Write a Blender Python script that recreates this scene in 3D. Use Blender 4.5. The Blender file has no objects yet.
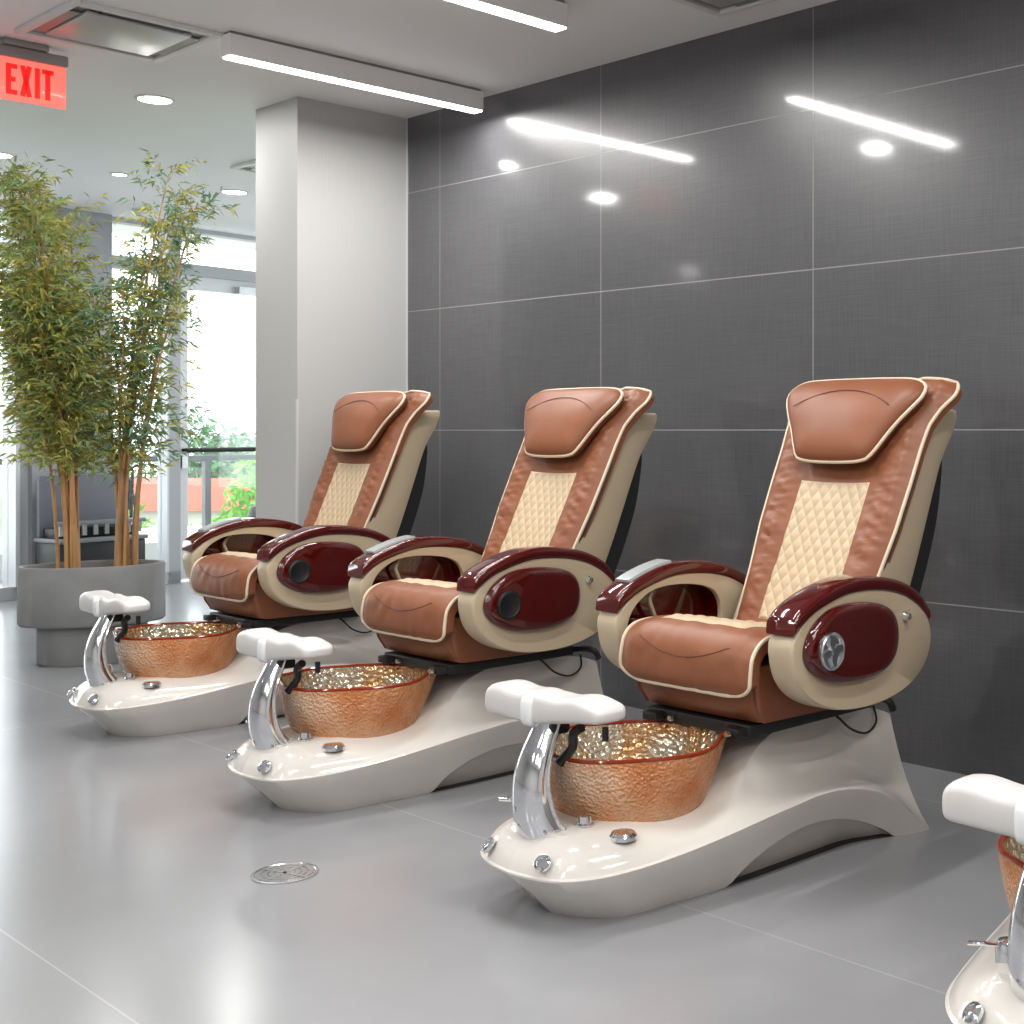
import bpy, bmesh, math, random
from mathutils import Vector, noise
random.seed(7)
PI = math.pi
sc = bpy.context.scene
C = sc.collection

# ------------------------------------------------------------------ camera
cam_d = bpy.data.cameras.new('camera')
cam = bpy.data.objects.new('camera', cam_d); C.objects.link(cam)
cam.location = (0, 0, 1.169)
cam.rotation_euler = (PI / 2, 0, math.radians(41.38))
cam_d.sensor_width = 36; cam_d.lens = 1319 / 1024 * 36
cam_d.shift_x = (512 - 768) / 1024
cam_d.shift_y = -(512 - 431) / 1024
cam_d.clip_start = 0.05; cam_d.clip_end = 300
sc.camera = cam

# ------------------------------------------------------------------ world, exposure
world = bpy.data.worlds.new('sky'); sc.world = world; world.use_nodes = True
wn = world.node_tree.nodes; wl = world.node_tree.links
bg = wn['Background']
bg.inputs['Color'].default_value = (0.93, 0.97, 1.0, 1)
bg.inputs['Strength'].default_value = 3.9
vs = sc.view_settings
vs.view_transform = 'Standard'; vs.look = 'None'; vs.gamma = 1.0; vs.use_curve_mapping = False
vs.exposure = 0.13
sc.cycles.use_denoising = True
sc.cycles.max_bounces = 8; sc.cycles.diffuse_bounces = 5; sc.cycles.glossy_bounces = 4
sc.cycles.transmission_bounces = 8; sc.cycles.transparent_max_bounces = 12
sc.cycles.sample_clamp_indirect = 4.0
sc.cycles.caustics_reflective = False; sc.cycles.caustics_refractive = False

LIN_W = 21.0      # watts of one linear ceiling light
DOWN_W = 9.0      # watts of one recessed downlight

# ------------------------------------------------------------------ materials
def mat(name, col, rough=0.5, metal=0.0, **k):
    m = bpy.data.materials.new(name); m.use_nodes = True
    b = m.node_tree.nodes['Principled BSDF']
    b.inputs['Base Color'].default_value = (*col, 1)
    b.inputs['Roughness'].default_value = rough
    b.inputs['Metallic'].default_value = metal
    for key, v in k.items():
        b.inputs[key.replace('_', ' ')].default_value = v
    return m
def nodes(m): return m.node_tree.nodes, m.node_tree.links, m.node_tree.nodes['Principled BSDF']
def lin(r, g, b):
    f = lambda c: ((c / 255 + 0.055) / 1.055) ** 2.4 if c > 10 else c / 255 / 12.92
    return (f(r), f(g), f(b))
def add_noise_var(m, scale, amt, col, detail=4, stretch=None, bump=0.0, bscale=None, bdist=0.01):
    n, l, b = nodes(m)
    tc = n.new('ShaderNodeTexCoord'); src = tc.outputs['Object']
    if stretch:
        mp = n.new('ShaderNodeMapping'); mp.inputs['Scale'].default_value = stretch
        l.new(src, mp.inputs['Vector']); src = mp.outputs['Vector']
    nz = n.new('ShaderNodeTexNoise'); nz.inputs['Scale'].default_value = scale; nz.inputs['Detail'].default_value = detail
    l.new(src, nz.inputs['Vector'])
    if amt > 0:
        mr = n.new('ShaderNodeMapRange'); mr.inputs[1].default_value = .3; mr.inputs[2].default_value = .7
        mr.inputs[3].default_value = 1 - amt; mr.inputs[4].default_value = 1 + amt
        l.new(nz.outputs['Fac'], mr.inputs[0])
        mx = n.new('ShaderNodeVectorMath'); mx.operation = 'SCALE'; mx.inputs[0].default_value = col
        l.new(mr.outputs[0], mx.inputs['Scale']); l.new(mx.outputs[0], b.inputs['Base Color'])
    if bump > 0:
        nb = n.new('ShaderNodeTexNoise'); nb.inputs['Scale'].default_value = bscale or scale; nb.inputs['Detail'].default_value = 3
        l.new(src, nb.inputs['Vector'])
        bp = n.new('ShaderNodeBump'); bp.inputs['Strength'].default_value = bump; bp.inputs['Distance'].default_value = bdist
        l.new(nb.outputs['Fac'], bp.inputs['Height']); l.new(bp.outputs[0], b.inputs['Normal'])
    return m

M = {}
c = lin(130, 79, 53); M['leather'] = add_noise_var(mat('brown_leather', c, 0.42, Specular_IOR_Level=.38), 9, .07, c, bump=.15, bscale=260, bdist=.002)
c = lin(190, 169, 139); M['quilt'] = add_noise_var(mat('cream_leather', c, 0.45), 12, .04, c, bump=.1, bscale=260, bdist=.002)
M['thread'] = mat('dark_thread', lin(92, 52, 38), .7)
M['piping'] = mat('cream_piping', lin(214, 196, 170), 0.4)
c = lin(184, 168, 142); M['shell'] = mat('beige_satin_plastic', c, 0.3)
M['burg'] = mat('burgundy_gloss', lin(72, 8, 6), 0.08, Coat_Weight=0.6)
M['black'] = mat('black_plastic', (0.008, 0.008, 0.009), 0.45)
M['blackfab'] = mat('black_backing', (0.006, 0.006, 0.007), 0.8)
M['gel'] = mat('white_gelcoat', lin(216, 211, 204), 0.12, Coat_Weight=0.5)
M['pad'] = mat('white_vinyl', lin(208, 205, 203), 0.3)
M['chrome'] = mat('polished_chrome', (0.82, 0.83, 0.85), 0.08, 1.0)
M['satin'] = mat('satin_metal', (0.62, 0.64, 0.66), 0.25, 1.0)
M['grille'] = mat('grey_metal_plate', (0.6, 0.6, 0.6), 0.3, 0.3)
M['dark'] = mat('dark_hole', (0.01, 0.01, 0.01), 0.9)
M['gap'] = mat('shadow_gap_rubber', (0.02, 0.02, 0.02), 0.8)
M['greypad'] = mat('grey_keypad', lin(150, 155, 155), 0.25)
c = lin(128, 129, 129); M['concrete'] = add_noise_var(mat('cast_concrete', c, 0.75), 6, .12, c, bump=.2, bscale=40, bdist=.004)
M['soil'] = add_noise_var(mat('dark_soil', (0.02, 0.015, 0.01), 0.95), 30, .4, (0.02, 0.015, 0.01), bump=.8, bdist=.02)
M['white'] = mat('white_paint', lin(225, 225, 224), 0.5)
M['whitemetal'] = mat('white_metal', lin(228, 229, 230), 0.3)
M['frame'] = mat('grey_aluminium', lin(178, 181, 185), 0.35, 0.0)
M['framelight'] = mat('light_aluminium', lin(215, 217, 220), 0.35, 0.2)
M['hw'] = mat('grey_housing', lin(150, 150, 150), 0.35, 0.4)

# amber hammered glass
def amber(name, col, trans, scale, strg, metal=0.0):
    m = mat(name, col, 0.14, metal, Transmission_Weight=trans, IOR=1.45)
    n, l, b = nodes(m)
    tc = n.new('ShaderNodeTexCoord'); v = n.new('ShaderNodeTexVoronoi'); v.inputs['Scale'].default_value = scale
    l.new(tc.outputs['Object'], v.inputs['Vector'])
    bp = n.new('ShaderNodeBump'); bp.inputs['Strength'].default_value = strg; bp.inputs['Distance'].default_value = .007
    l.new(v.outputs['Distance'], bp.inputs['Height']); l.new(bp.outputs[0], b.inputs['Normal'])
    return m
M['amber'] = amber('amber_hammered_glass', lin(236, 160, 104), .25, 120, 1.0)
def glaze(m):
    n, l, b = nodes(m)
    tc = n.new('ShaderNodeTexCoord'); nz = n.new('ShaderNodeTexNoise'); nz.inputs['Scale'].default_value = 5; nz.inputs['Detail'].default_value = 3
    v = n.new('ShaderNodeTexVoronoi'); v.inputs['Scale'].default_value = 110
    l.new(tc.outputs['Object'], nz.inputs['Vector']); l.new(tc.outputs['Object'], v.inputs['Vector'])
    r = n.new('ShaderNodeValToRGB'); e = r.color_ramp.elements
    e[0].position = .34; e[0].color = (*lin(214, 128, 70), 1); e[1].position = .66; e[1].color = (*lin(246, 206, 172), 1)
    mid = r.color_ramp.elements.new(.5); mid.color = (*lin(236, 168, 118), 1)
    l.new(nz.outputs['Fac'], r.inputs['Fac'])
    mr = n.new('ShaderNodeMapRange'); mr.inputs[1].default_value = 0; mr.inputs[2].default_value = .6; mr.inputs[3].default_value = .93; mr.inputs[4].default_value = 1.05
    l.new(v.outputs['Distance'], mr.inputs[0])
    sc_ = n.new('ShaderNodeVectorMath'); sc_.operation = 'SCALE'; l.new(r.outputs['Color'], sc_.inputs[0]); l.new(mr.outputs[0], sc_.inputs['Scale'])
    l.new(sc_.outputs[0], b.inputs['Base Color'])
glaze(M['amber'])
M['amberin'] = amber('gold_crackled_glaze', (0.75, 0.55, 0.30), .0, 60, 1.0, .75)
def crackle(m):
    n, l, b = nodes(m)
    tc = n.new('ShaderNodeTexCoord'); v = n.new('ShaderNodeTexVoronoi'); v.inputs['Scale'].default_value = 85
    nz = n.new('ShaderNodeTexNoise'); nz.inputs['Scale'].default_value = 7
    l.new(tc.outputs['Object'], v.inputs['Vector']); l.new(tc.outputs['Object'], nz.inputs['Vector'])
    r = n.new('ShaderNodeValToRGB')
    e = r.color_ramp.elements
    e[0].position = .38; e[0].color = (0.85, 0.40, 0.08, 1); e[1].position = .58; e[1].color = (0.75, 0.68, 0.52, 1)
    l.new(nz.outputs['Fac'], r.inputs['Fac'])
    mx = n.new('ShaderNodeMix'); mx.data_type = 'RGBA'; mx.inputs[0].default_value = .3
    bw = n.new('ShaderNodeRGBToBW'); l.new(v.outputs['Color'], bw.inputs[0]); l.new(r.outputs['Color'], mx.inputs[6]); l.new(bw.outputs[0], mx.inputs[7])
    l.new(mx.outputs[2], b.inputs['Base Color'])
crackle(M['amberin'])
M['amberrim'] = mat('dark_amber_rim', lin(150, 50, 18), 0.08, 0, Transmission_Weight=.3)

M['glass'] = mat('clear_glass', (1, 1, 1), 0.0, 0, Transmission_Weight=1.0, IOR=1.01)
def thin_glass(m, tint=(0.97, 0.985, 0.98), refl=.04):
    n, l, b = nodes(m); n.remove(b)
    out = n['Material Output']
    tr = n.new('ShaderNodeBsdfTransparent'); tr.inputs['Color'].default_value = (*tint, 1)
    gl = n.new('ShaderNodeBsdfGlossy'); gl.inputs['Roughness'].default_value = 0.0
    mx = n.new('ShaderNodeMixShader'); mx.inputs[0].default_value = refl
    l.new(tr.outputs[0], mx.inputs[1]); l.new(gl.outputs[0], mx.inputs[2]); l.new(mx.outputs[0], out.inputs['Surface'])
thin_glass(M['glass'])

def emis(name, col, st):
    m = mat(name, (0.8, 0.8, 0.8), .5); n, l, b = nodes(m)
    b.inputs['Emission Color'].default_value = (*col, 1); b.inputs['Emission Strength'].default_value = st
    return m
M['lamp'] = emis('lit_diffuser', (1.0, 0.975, 0.94), 12.0)
M['downlamp'] = emis('lit_downlight', (1.0, 0.98, 0.95), 14.0)
M['exitred'] = emis('lit_red_letter', (1.0, 0.015, 0.01), .75); M['exitred'].node_tree.nodes['Principled BSDF'].inputs['Base Color'].default_value = (.5, .01, .01, 1)

# exit panel: clear acrylic lit from its edge with a faint red glow
m = mat('edge_lit_acrylic', (0.9, 0.25, 0.22), .1); M['exitpanel'] = m
n, l, b = nodes(m)
b.inputs['Emission Color'].default_value = (1, 0.20, 0.14, 1); b.inputs['Emission Strength'].default_value = .8
tr = n.new('ShaderNodeBsdfTransparent'); tr.inputs['Color'].default_value = (1, .8, .78, 1)
mx = n.new('ShaderNodeMixShader'); mx.inputs[0].default_value = .5
l.new(tr.outputs[0], mx.inputs[1]); l.new(b.outputs[0], mx.inputs[2]); l.new(mx.outputs[0], n['Material Output'].inputs['Surface'])

# dark large wall tile with pale grout and a fine woven texture
def grid_mask(n, l, src, axis, period, offset, half):
    """1 inside a grout line of the given half width"""
    s = n.new('ShaderNodeMath'); s.operation = 'SUBTRACT'; l.new(src.outputs[axis], s.inputs[0]); s.inputs[1].default_value = offset
    a = n.new('ShaderNodeMath'); a.operation = 'PINGPONG'; l.new(s.outputs[0], a.inputs[0]); a.inputs[1].default_value = period / 2
    lt = n.new('ShaderNodeMath'); lt.operation = 'LESS_THAN'; l.new(a.outputs[0], lt.inputs[0]); lt.inputs[1].default_value = half
    return lt
def tile_mat(name, base, grout, rough, ax, ay, px, ox, py, oy, half, weave=0.0, cloud=.1, cs=1.5, spec=.5, fade=1.0, rv=0.0):
    m = mat(name, base, rough); n, l, b = nodes(m)
    b.inputs['Specular IOR Level'].default_value = spec
    if weave > 0: b.inputs['Coat Weight'].default_value = .75; b.inputs['Coat Roughness'].default_value = .08; b.inputs['Coat IOR'].default_value = 1.55
    geo = n.new('ShaderNodeNewGeometry'); sep = n.new('ShaderNodeSeparateXYZ'); l.new(geo.outputs['Position'], sep.inputs[0])
    g1 = grid_mask(n, l, sep, ax, px, ox, half); g2 = grid_mask(n, l, sep, ay, py, oy, half)
    mxm = n.new('ShaderNodeMath'); mxm.operation = 'MAXIMUM'; l.new(g1.outputs[0], mxm.inputs[0]); l.new(g2.outputs[0], mxm.inputs[1])
    nz = n.new('ShaderNodeTexNoise'); nz.inputs['Scale'].default_value = cs; nz.inputs['Detail'].default_value = 6
    l.new(geo.outputs['Position'], nz.inputs['Vector'])
    mr = n.new('ShaderNodeMapRange'); mr.inputs[1].default_value = .3; mr.inputs[2].default_value = .7
    mr.inputs[3].default_value = 1 - cloud; mr.inputs[4].default_value = 1 + cloud; l.new(nz.outputs['Fac'], mr.inputs[0])
    fac = mr.outputs[0]
    if weave > 0:
        outs = []
        for sc_ in ((6, 1, 300), (300, 1, 6)):
            mp = n.new('ShaderNodeMapping'); mp.inputs['Scale'].default_value = sc_
            l.new(geo.outputs['Position'], mp.inputs['Vector'])
            w = n.new('ShaderNodeTexNoise'); w.inputs['Scale'].default_value = 1; w.inputs['Detail'].default_value = 2
            l.new(mp.outputs[0], w.inputs['Vector']); outs.append(w)
        ad = n.new('ShaderNodeMath'); ad.operation = 'ADD'; l.new(outs[0].outputs['Fac'], ad.inputs[0]); l.new(outs[1].outputs['Fac'], ad.inputs[1])
        wr = n.new('ShaderNodeMapRange'); wr.inputs[1].default_value = .7; wr.inputs[2].default_value = 1.3
        wr.inputs[3].default_value = 1 - weave; wr.inputs[4].default_value = 1 + weave; l.new(ad.outputs[0], wr.inputs[0])
        mu = n.new('ShaderNodeMath'); mu.operation = 'MULTIPLY'; l.new(fac, mu.inputs[0]); l.new(wr.outputs[0], mu.inputs[1]); fac = mu.outputs[0]
        bp = n.new('ShaderNodeBump'); bp.inputs['Strength'].default_value = .12; bp.inputs['Distance'].default_value = .0015
        l.new(ad.outputs[0], bp.inputs['Height']); l.new(bp.outputs[0], b.inputs['Normal'])
    vm = n.new('ShaderNodeVectorMath'); vm.operation = 'SCALE'; vm.inputs[0].default_value = base; l.new(fac, vm.inputs['Scale'])
    mf = n.new('ShaderNodeMath'); mf.operation = 'MULTIPLY'; l.new(mxm.outputs[0], mf.inputs[0]); mf.inputs[1].default_value = fade
    mc = n.new('ShaderNodeMix'); mc.data_type = 'RGBA'; l.new(mf.outputs[0], mc.inputs[0]); l.new(vm.outputs[0], mc.inputs[6])
    mc.inputs[7].default_value = (*grout, 1); l.new(mc.outputs[2], b.inputs['Base Color'])
    mro = n.new('ShaderNodeMapRange'); mro.inputs[3].default_value = rough; mro.inputs[4].default_value = .7 if rv == 0 else rough + .1
    l.new(mf.outputs[0], mro.inputs[0]); l.new(mro.outputs[0], b.inputs['Roughness'])
    return m
M['walltile'] = tile_mat('charcoal_woven_wall_tile', lin(76, 76, 79), lin(150, 150, 150), .34, 0, 2, 1.19, -5.512, .6, 1.173, .0022, weave=.22, cloud=.06, fade=.75, spec=.75)
M['floortile'] = tile_mat('grey_polished_floor_tile', lin(142, 143, 146), lin(178, 178, 178), .20, 1, 0, 1.17, 2.30, 4.76, -.9, .0022, cloud=.09, cs=1.1, fade=.45, rv=1)
# textured light wall covering
M['wallpaper'] = mat('pale_textured_wallcovering', lin(184, 184, 183), .5)
n, l, b = nodes(M['wallpaper'])
geo = n.new('ShaderNodeNewGeometry'); mp = n.new('ShaderNodeMapping'); mp.inputs['Scale'].default_value = (130, 130, 4)
wv = n.new('ShaderNodeTexNoise'); wv.inputs['Scale'].default_value = 1; wv.inputs['Detail'].default_value = 2
l.new(geo.outputs['Position'], mp.inputs['Vector']); l.new(mp.outputs[0], wv.inputs['Vector'])
bp = n.new('ShaderNodeBump'); bp.inputs['Strength'].default_value = .35; bp.inputs['Distance'].default_value = .003
l.new(wv.outputs['Fac'], bp.inputs['Height']); l.new(bp.outputs[0], b.inputs['Normal'])
M['ceiling'] = mat('ceiling_paint', lin(243, 243, 243), .6)
M['plainwall'] = mat('plain_wall_paint', lin(205, 204, 202), .6)
M['darkwall'] = mat('dark_grey_panel', lin(158, 160, 166), .4)

# ------------------------------------------------------------------ mesh helpers
def link(name, verts, faces, m, parent=None, smooth=True, angle=35, org=(0, 0, 0)):
    me = bpy.data.meshes.new(name)
    me.from_pydata([(v[0] - org[0], v[1] - org[1], v[2] - org[2]) for v in verts], [], faces)
    bm = bmesh.new(); bm.from_mesh(me)
    bmesh.ops.recalc_face_normals(bm, faces=bm.faces); bm.to_mesh(me); bm.free()
    if smooth:
        me.polygons.foreach_set('use_smooth', [True] * len(me.polygons))
        me.set_sharp_from_angle(angle=math.radians(angle))
    me.materials.append(m); me.update()
    o = bpy.data.objects.new(name, me); C.objects.link(o)
    if parent: o.parent = parent
    return o
class MB:
    def __init__(s): s.v = []; s.f = []
    def add(s, v, f):
        k = len(s.v); s.v += [tuple(p) for p in v]; s.f += [tuple(i + k for i in q) for q in f]; return s
    def box(s, x0, x1, y0, y1, z0, z1, bev=0.0, seg=2):
        bm = bmesh.new(); bmesh.ops.create_cube(bm, size=1)
        for v in bm.verts:
            v.co = ((x0 + x1) / 2 + v.co.x * (x1 - x0), (y0 + y1) / 2 + v.co.y * (y1 - y0), (z0 + z1) / 2 + v.co.z * (z1 - z0))
        if bev > 0: bmesh.ops.bevel(bm, geom=bm.edges[:], offset=bev, segments=seg, affect='EDGES', profile=.5)
        bm.verts.index_update(); s.add([v.co[:] for v in bm.verts], [[v.index for v in f.verts] for f in bm.faces]); bm.free(); return s
    def loft(s, rings, closed=True, caps=True):
        n_ = len(rings[0]); k = len(s.v)
        for r in rings: s.v += [tuple(p) for p in r]
        for i in range(len(rings) - 1):
            for j in range(n_ if closed else n_ - 1):
                a = k + i * n_ + j; b_ = k + i * n_ + (j + 1) % n_
                s.f.append((a, b_, b_ + n_, a + n_))
        if caps and closed:
            s.f.append(tuple(k + j for j in range(n_))[::-1]); s.f.append(tuple(k + (len(rings) - 1) * n_ + j for j in range(n_)))
        return s
    def tube(s, path, r, seg=8, closed=False, flat=1.0):
        P = [Vector(p) for p in path]; rings = []; N = len(P); up = None
        for i, p in enumerate(P):
            if closed: t = P[(i + 1) % N] - P[i - 1]
            else: t = P[min(i + 1, N - 1)] - P[max(i - 1, 0)]
            t.normalize()
            if up is None:
                up = Vector((0, 0, 1)) if abs(t.z) < .9 else Vector((1, 0, 0))
            a = t.cross(up).normalized(); b_ = a.cross(t).normalized(); up = b_
            rr = r(i / (N - 1)) if callable(r) else r
            rings.append([p + a * math.cos(2 * PI * q / seg) * rr + b_ * math.sin(2 * PI * q / seg) * rr * flat for q in range(seg)])
        if closed: rings.append(rings[0])
        return s.loft(rings, True, not closed)
    def lathe(s, prof, cx=0, cy=0, cz=0, seg=32, axis='z', sx=1, sy=1, rot=0):
        rings = []
        for r, h in prof:
            ring = []
            for q in range(seg):
                a = 2 * PI * q / seg + rot
                u, v = r * math.cos(a) * sx, r * math.sin(a) * sy
                if axis == 'z': ring.append((cx + u, cy + v, cz + h))
                elif axis == 'x': ring.append((cx + h, cy + u, cz + v))
                else: ring.append((cx + u, cy + h, cz + v))
            rings.append(ring)
        return s.loft(rings)
    def build(s, name, m, parent=None, **k): return link(name, s.v, s.f, m, parent, **k)
def cr(pts, t):
    """Catmull-Rom through pts, t in 0..len-1"""
    n_ = len(pts); i = min(int(t), n_ - 2); f = t - i
    p0 = pts[max(i - 1, 0)]; p1 = pts[i]; p2 = pts[i + 1]; p3 = pts[min(i + 2, n_ - 1)]
    return tuple(.5 * (2 * b_ + (c_ - a) * f + (2 * a - 5 * b_ + 4 * c_ - d) * f * f + (3 * b_ - a - 3 * c_ + d) * f ** 3) for a, b_, c_, d in zip(p0, p1, p2, p3))
def smooth_open(pts, n_): return [cr(pts, (len(pts) - 1) * i / (n_ - 1)) for i in range(n_)]
def smooth_loop(pts, n_):
    L = len(pts); e = [pts[-1]] + list(pts) + [pts[0], pts[1]]
    return [cr(e, 1 + L * i / n_) for i in range(n_)]
def resample(pts, n_, closed=True):
    P = [Vector(p) for p in pts]
    if closed: P.append(P[0])
    d = [0]
    for a, b_ in zip(P, P[1:]): d.append(d[-1] + (b_ - a).length)
    out = []; j = 0; N = n_ if closed else n_ - 1
    for i in range(n_):
        t = d[-1] * i / N
        while j < len(d) - 2 and d[j + 1] < t: j += 1
        out.append(P[j].lerp(P[j + 1], (t - d[j]) / max(d[j + 1] - d[j], 1e-9)))
    return out
def empty(name, loc, label, cat, group=None, rz=0):
    o = bpy.data.objects.new(name, None); C.objects.link(o); o.location = loc; o.rotation_euler = (0, 0, rz)
    o.empty_display_size = .1
    return tag(o, label, cat, group)
def tag(o, label, cat, group=None):
    o['label'] = label; o['category'] = cat
    if group: o['group'] = group
    return o
def struct(o): o['kind'] = 'structure'; return o
def kids(o): return [k for k in bpy.data.objects if k.parent == o]
def copy_tree(o, parent=None):
    ch = kids(o)
    c_ = o.copy(); C.objects.link(c_)
    if parent: c_.parent = parent
    for k in ch: copy_tree(k, c_)
    return c_
def area(name, parent, loc, size, size_y, power, col=(1, .98, .955), rot=(0, 0, 0), spread=PI):
    d = bpy.data.lights.new(name, 'AREA'); d.shape = 'RECTANGLE'; d.size = size; d.size_y = size_y; d.energy = power; d.color = col
    d.spread = spread
    o = bpy.data.objects.new(name, d); C.objects.link(o); o.location = loc; o.rotation_euler = rot
    if parent: o.parent = parent
    return o

# ------------------------------------------------------------------ room shell
CZ = 2.754; WY = 3.81
RX0, RX1, RY0, RY1 = -10.3, 3.2, -4.6, 8.6
struct(MB().box(RX0 - .6, RX1 + .2, RY0 - .2, RY1 + .2, -.2, 0).build('floor', M['floortile'], smooth=False))
struct(MB().box(RX0 - .6, RX1 + .2, RY0 - .2, RY1 + .2, CZ, CZ + .2).build('ceiling', M['ceiling'], smooth=False))
struct(MB().box(-5.8, RX1, WY, WY + .2, 0, CZ).build('wall_back', M['walltile'], smooth=False))
struct(MB().box(-6.2, -5.8, 3.213, WY + .2, 0, CZ).build('wall_column', M['wallpaper'], smooth=False))
struct(MB().box(-5.806, -5.796, 3.207, 3.217, 0, 1.32).build('trim_1', M['framelight'], smooth=False))
struct(MB().box(-5.797, -5.79, 3.803, 3.811, 0, CZ).build('trim_2', M['framelight'], smooth=False))
struct(MB().box(-10.9, -6.2, RY1, RY1 + .2, 0, .5).box(-10.9, -6.2, RY1, RY1 + .2, 2.5, CZ).build('wall_north', M['plainwall'], smooth=False))
w_ = struct(MB().box(-8.5, -8.44, RY1 + .05, RY1 + .12, .5, 2.5).build('window_added', M['frame'], smooth=False))  # unseen window, added to bring daylight into the left part
MB().box(-10.9, -6.2, RY1 + .08, RY1 + .09, .5, 2.5).build('window_pane', M['glass'], w_, smooth=False)
struct(MB().box(-6.2, -6.0, WY + .2, RY1 + .2, 0, CZ).build('wall_passage', M['plainwall'], smooth=False))
struct(MB().box(RX1, RX1 + .2, RY0 - .2, RY1 + .2, 0, CZ).build('wall_right', M['plainwall'], smooth=False))
struct(MB().box(-10.3, RX1, RY0 - .2, RY0, 0, CZ).build('wall_front', M['plainwall'], smooth=False))

# glazed window wall on the left (slightly skewed to the room)
WA = Vector((-10.0, 3.3, 0)); WD = Vector((-.30, 2.0, 0)).normalized(); WN = Vector((WD.y, -WD.x, 0))
def wp(t, off, z): return (WA + WD * t + WN * off) + Vector((0, 0, z))
def wbox(mb, t0, t1, o0, o1, z0, z1):
    v = [wp(t, o, z) for z in (z0, z1) for t, o in ((t0, o0), (t1, o0), (t1, o1), (t0, o1))]
    return mb.add(v, [(0, 1, 2, 3), (4, 5, 6, 7), (0, 1, 5, 4), (1, 2, 6, 5), (2, 3, 7, 6), (3, 0, 4, 7)])
fb = MB()
wbox(fb, -2.4, 5.4, -.06, .06, 2.38, 2.47)          # transom beam
wbox(fb, -2.4, 5.4, -.05, .05, 2.72, CZ)
wbox(fb, -2.4, 1.35, -.07, .07, 0, .09); wbox(fb, 2.35, 5.4, -.07, .07, 0, .09)
for t0, t1 in ((.115, .185), (1.245, 1.345), (2.35, 2.45), (-1.1, -1.03), (-2.4, -2.33), (3.6, 3.67)):
    wbox(fb, t0, t1, -.07, .07, 0, CZ)
w1 = struct(fb.build('window_1', M['frame'], smooth=False))
lb = MB(); wbox(lb, .085, .115, -.08, .1, .09, CZ); wbox(lb, 1.23, 1.245, -.05, .08, .09, CZ)
lb.build('light_mullion_strip', M['framelight'], w1, smooth=False)
gb = MB()
for a_, b_ in ((-2.33, -1.1), (-1.03, .085), (.76, 1.23), (2.45, 3.6), (3.67, 5.3)):
    wbox(gb, a_, b_, -.008, .002, .09, 2.38); wbox(gb, a_, b_, -.008, .002, 2.47, 2.72)
wbox(gb, 1.345, 2.35, -.008, .002, 2.47, 2.72)
gb.build('window_pane', M['glass'], w1, smooth=False)
pb = MB(); wbox(pb, -8.2, -2.4, -.1, .1, 0, CZ); struct(pb.build('wall_left', M['plainwall'], smooth=False))
pb = MB(); wbox(pb, .185, .766, -.25, .12, 0, CZ)
struct(pb.build('wall_pillar', M['darkwall'], smooth=False))
# balcony door
d = MB()
wbox(d, 1.345, 1.43, -.035, .035, .02, 2.38); wbox(d, 2.265, 2.35, -.035, .035, .02, 2.38)
wbox(d, 1.43, 2.265, -.035, .035, 2.275, 2.38); wbox(d, 1.43, 2.265, -.035, .035, .02, .25)
d1 = struct(d.build('door_1', M['framelight'], smooth=False))
g_ = MB(); wbox(g_, 1.43, 2.265, -.008, .004, .25, 2.275); g_.build('door_glass', M['glass'], d1, smooth=False)
pbar = MB(); pbar.tube([wp(1.38, .09, 1.02), wp(2.31, .09, 1.02)], .018, 10)
for t in (1.39, 2.30): pbar.tube([wp(t, .03, 1.02), wp(t, .09, 1.02)], .014, 8)
pbar.build('push_bar', M['black'], d1)
cl = MB(); wbox(cl, 1.85, 2.1, .035, .09, 2.27, 2.33); cl.build('door_closer', M['satin'], d1, smooth=False)
hb = MB(); wbox(hb, 1.36, 1.41, .035, .07, .88, .98); hb.build('door_lock', M['satin'], d1, smooth=False)

# ------------------------------------------------------------------ outside
struct(MB().box(-16.5, -10.9, -8, 12, -.35, -.03).build('floor_balcony', mat('pale_balcony_floor', lin(215, 215, 212), .7), smooth=False))
struct(MB().box(-160, -16.6, -60, 120, -6.4, -6.0).build('ground', mat('grass_ground', lin(120, 140, 110), .9), smooth=False))
M['railmetal'] = mat('dark_grey_railing', lin(120, 122, 126), .4)
RO = -1.35
def rail(t0, t1, label):
    e = empty('balcony_railing', wp(t0, RO, 0), label, 'railing')
    org = wp(t0, RO, 0); k = MB(); wbox(k, t0, t1, RO - .03, RO + .03, .90, .95); k.build('handrail', M['railmetal'], e, smooth=False, org=org)
    k = MB(); wbox(k, t0, t1, RO - .05, RO + .05, -.03, .2); k.build('curb', M['white'], e, smooth=False, org=org)
    t = t0 + .85
    while t < t1:
        k = MB(); wbox(k, t - .03, t + .03, RO - .025, RO + .025, .2, .90); k.build('post', M['railmetal'], e, smooth=False, org=org); t += 1.28
    k = MB(); wbox(k, t0, t1, RO - .006, RO + .006, .26, .84); k.build('glass_panel', M['glass'], e, smooth=False, org=org)
rail(-6.0, 4.9, 'grey metal and glass railing on the balcony outside the door')

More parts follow.
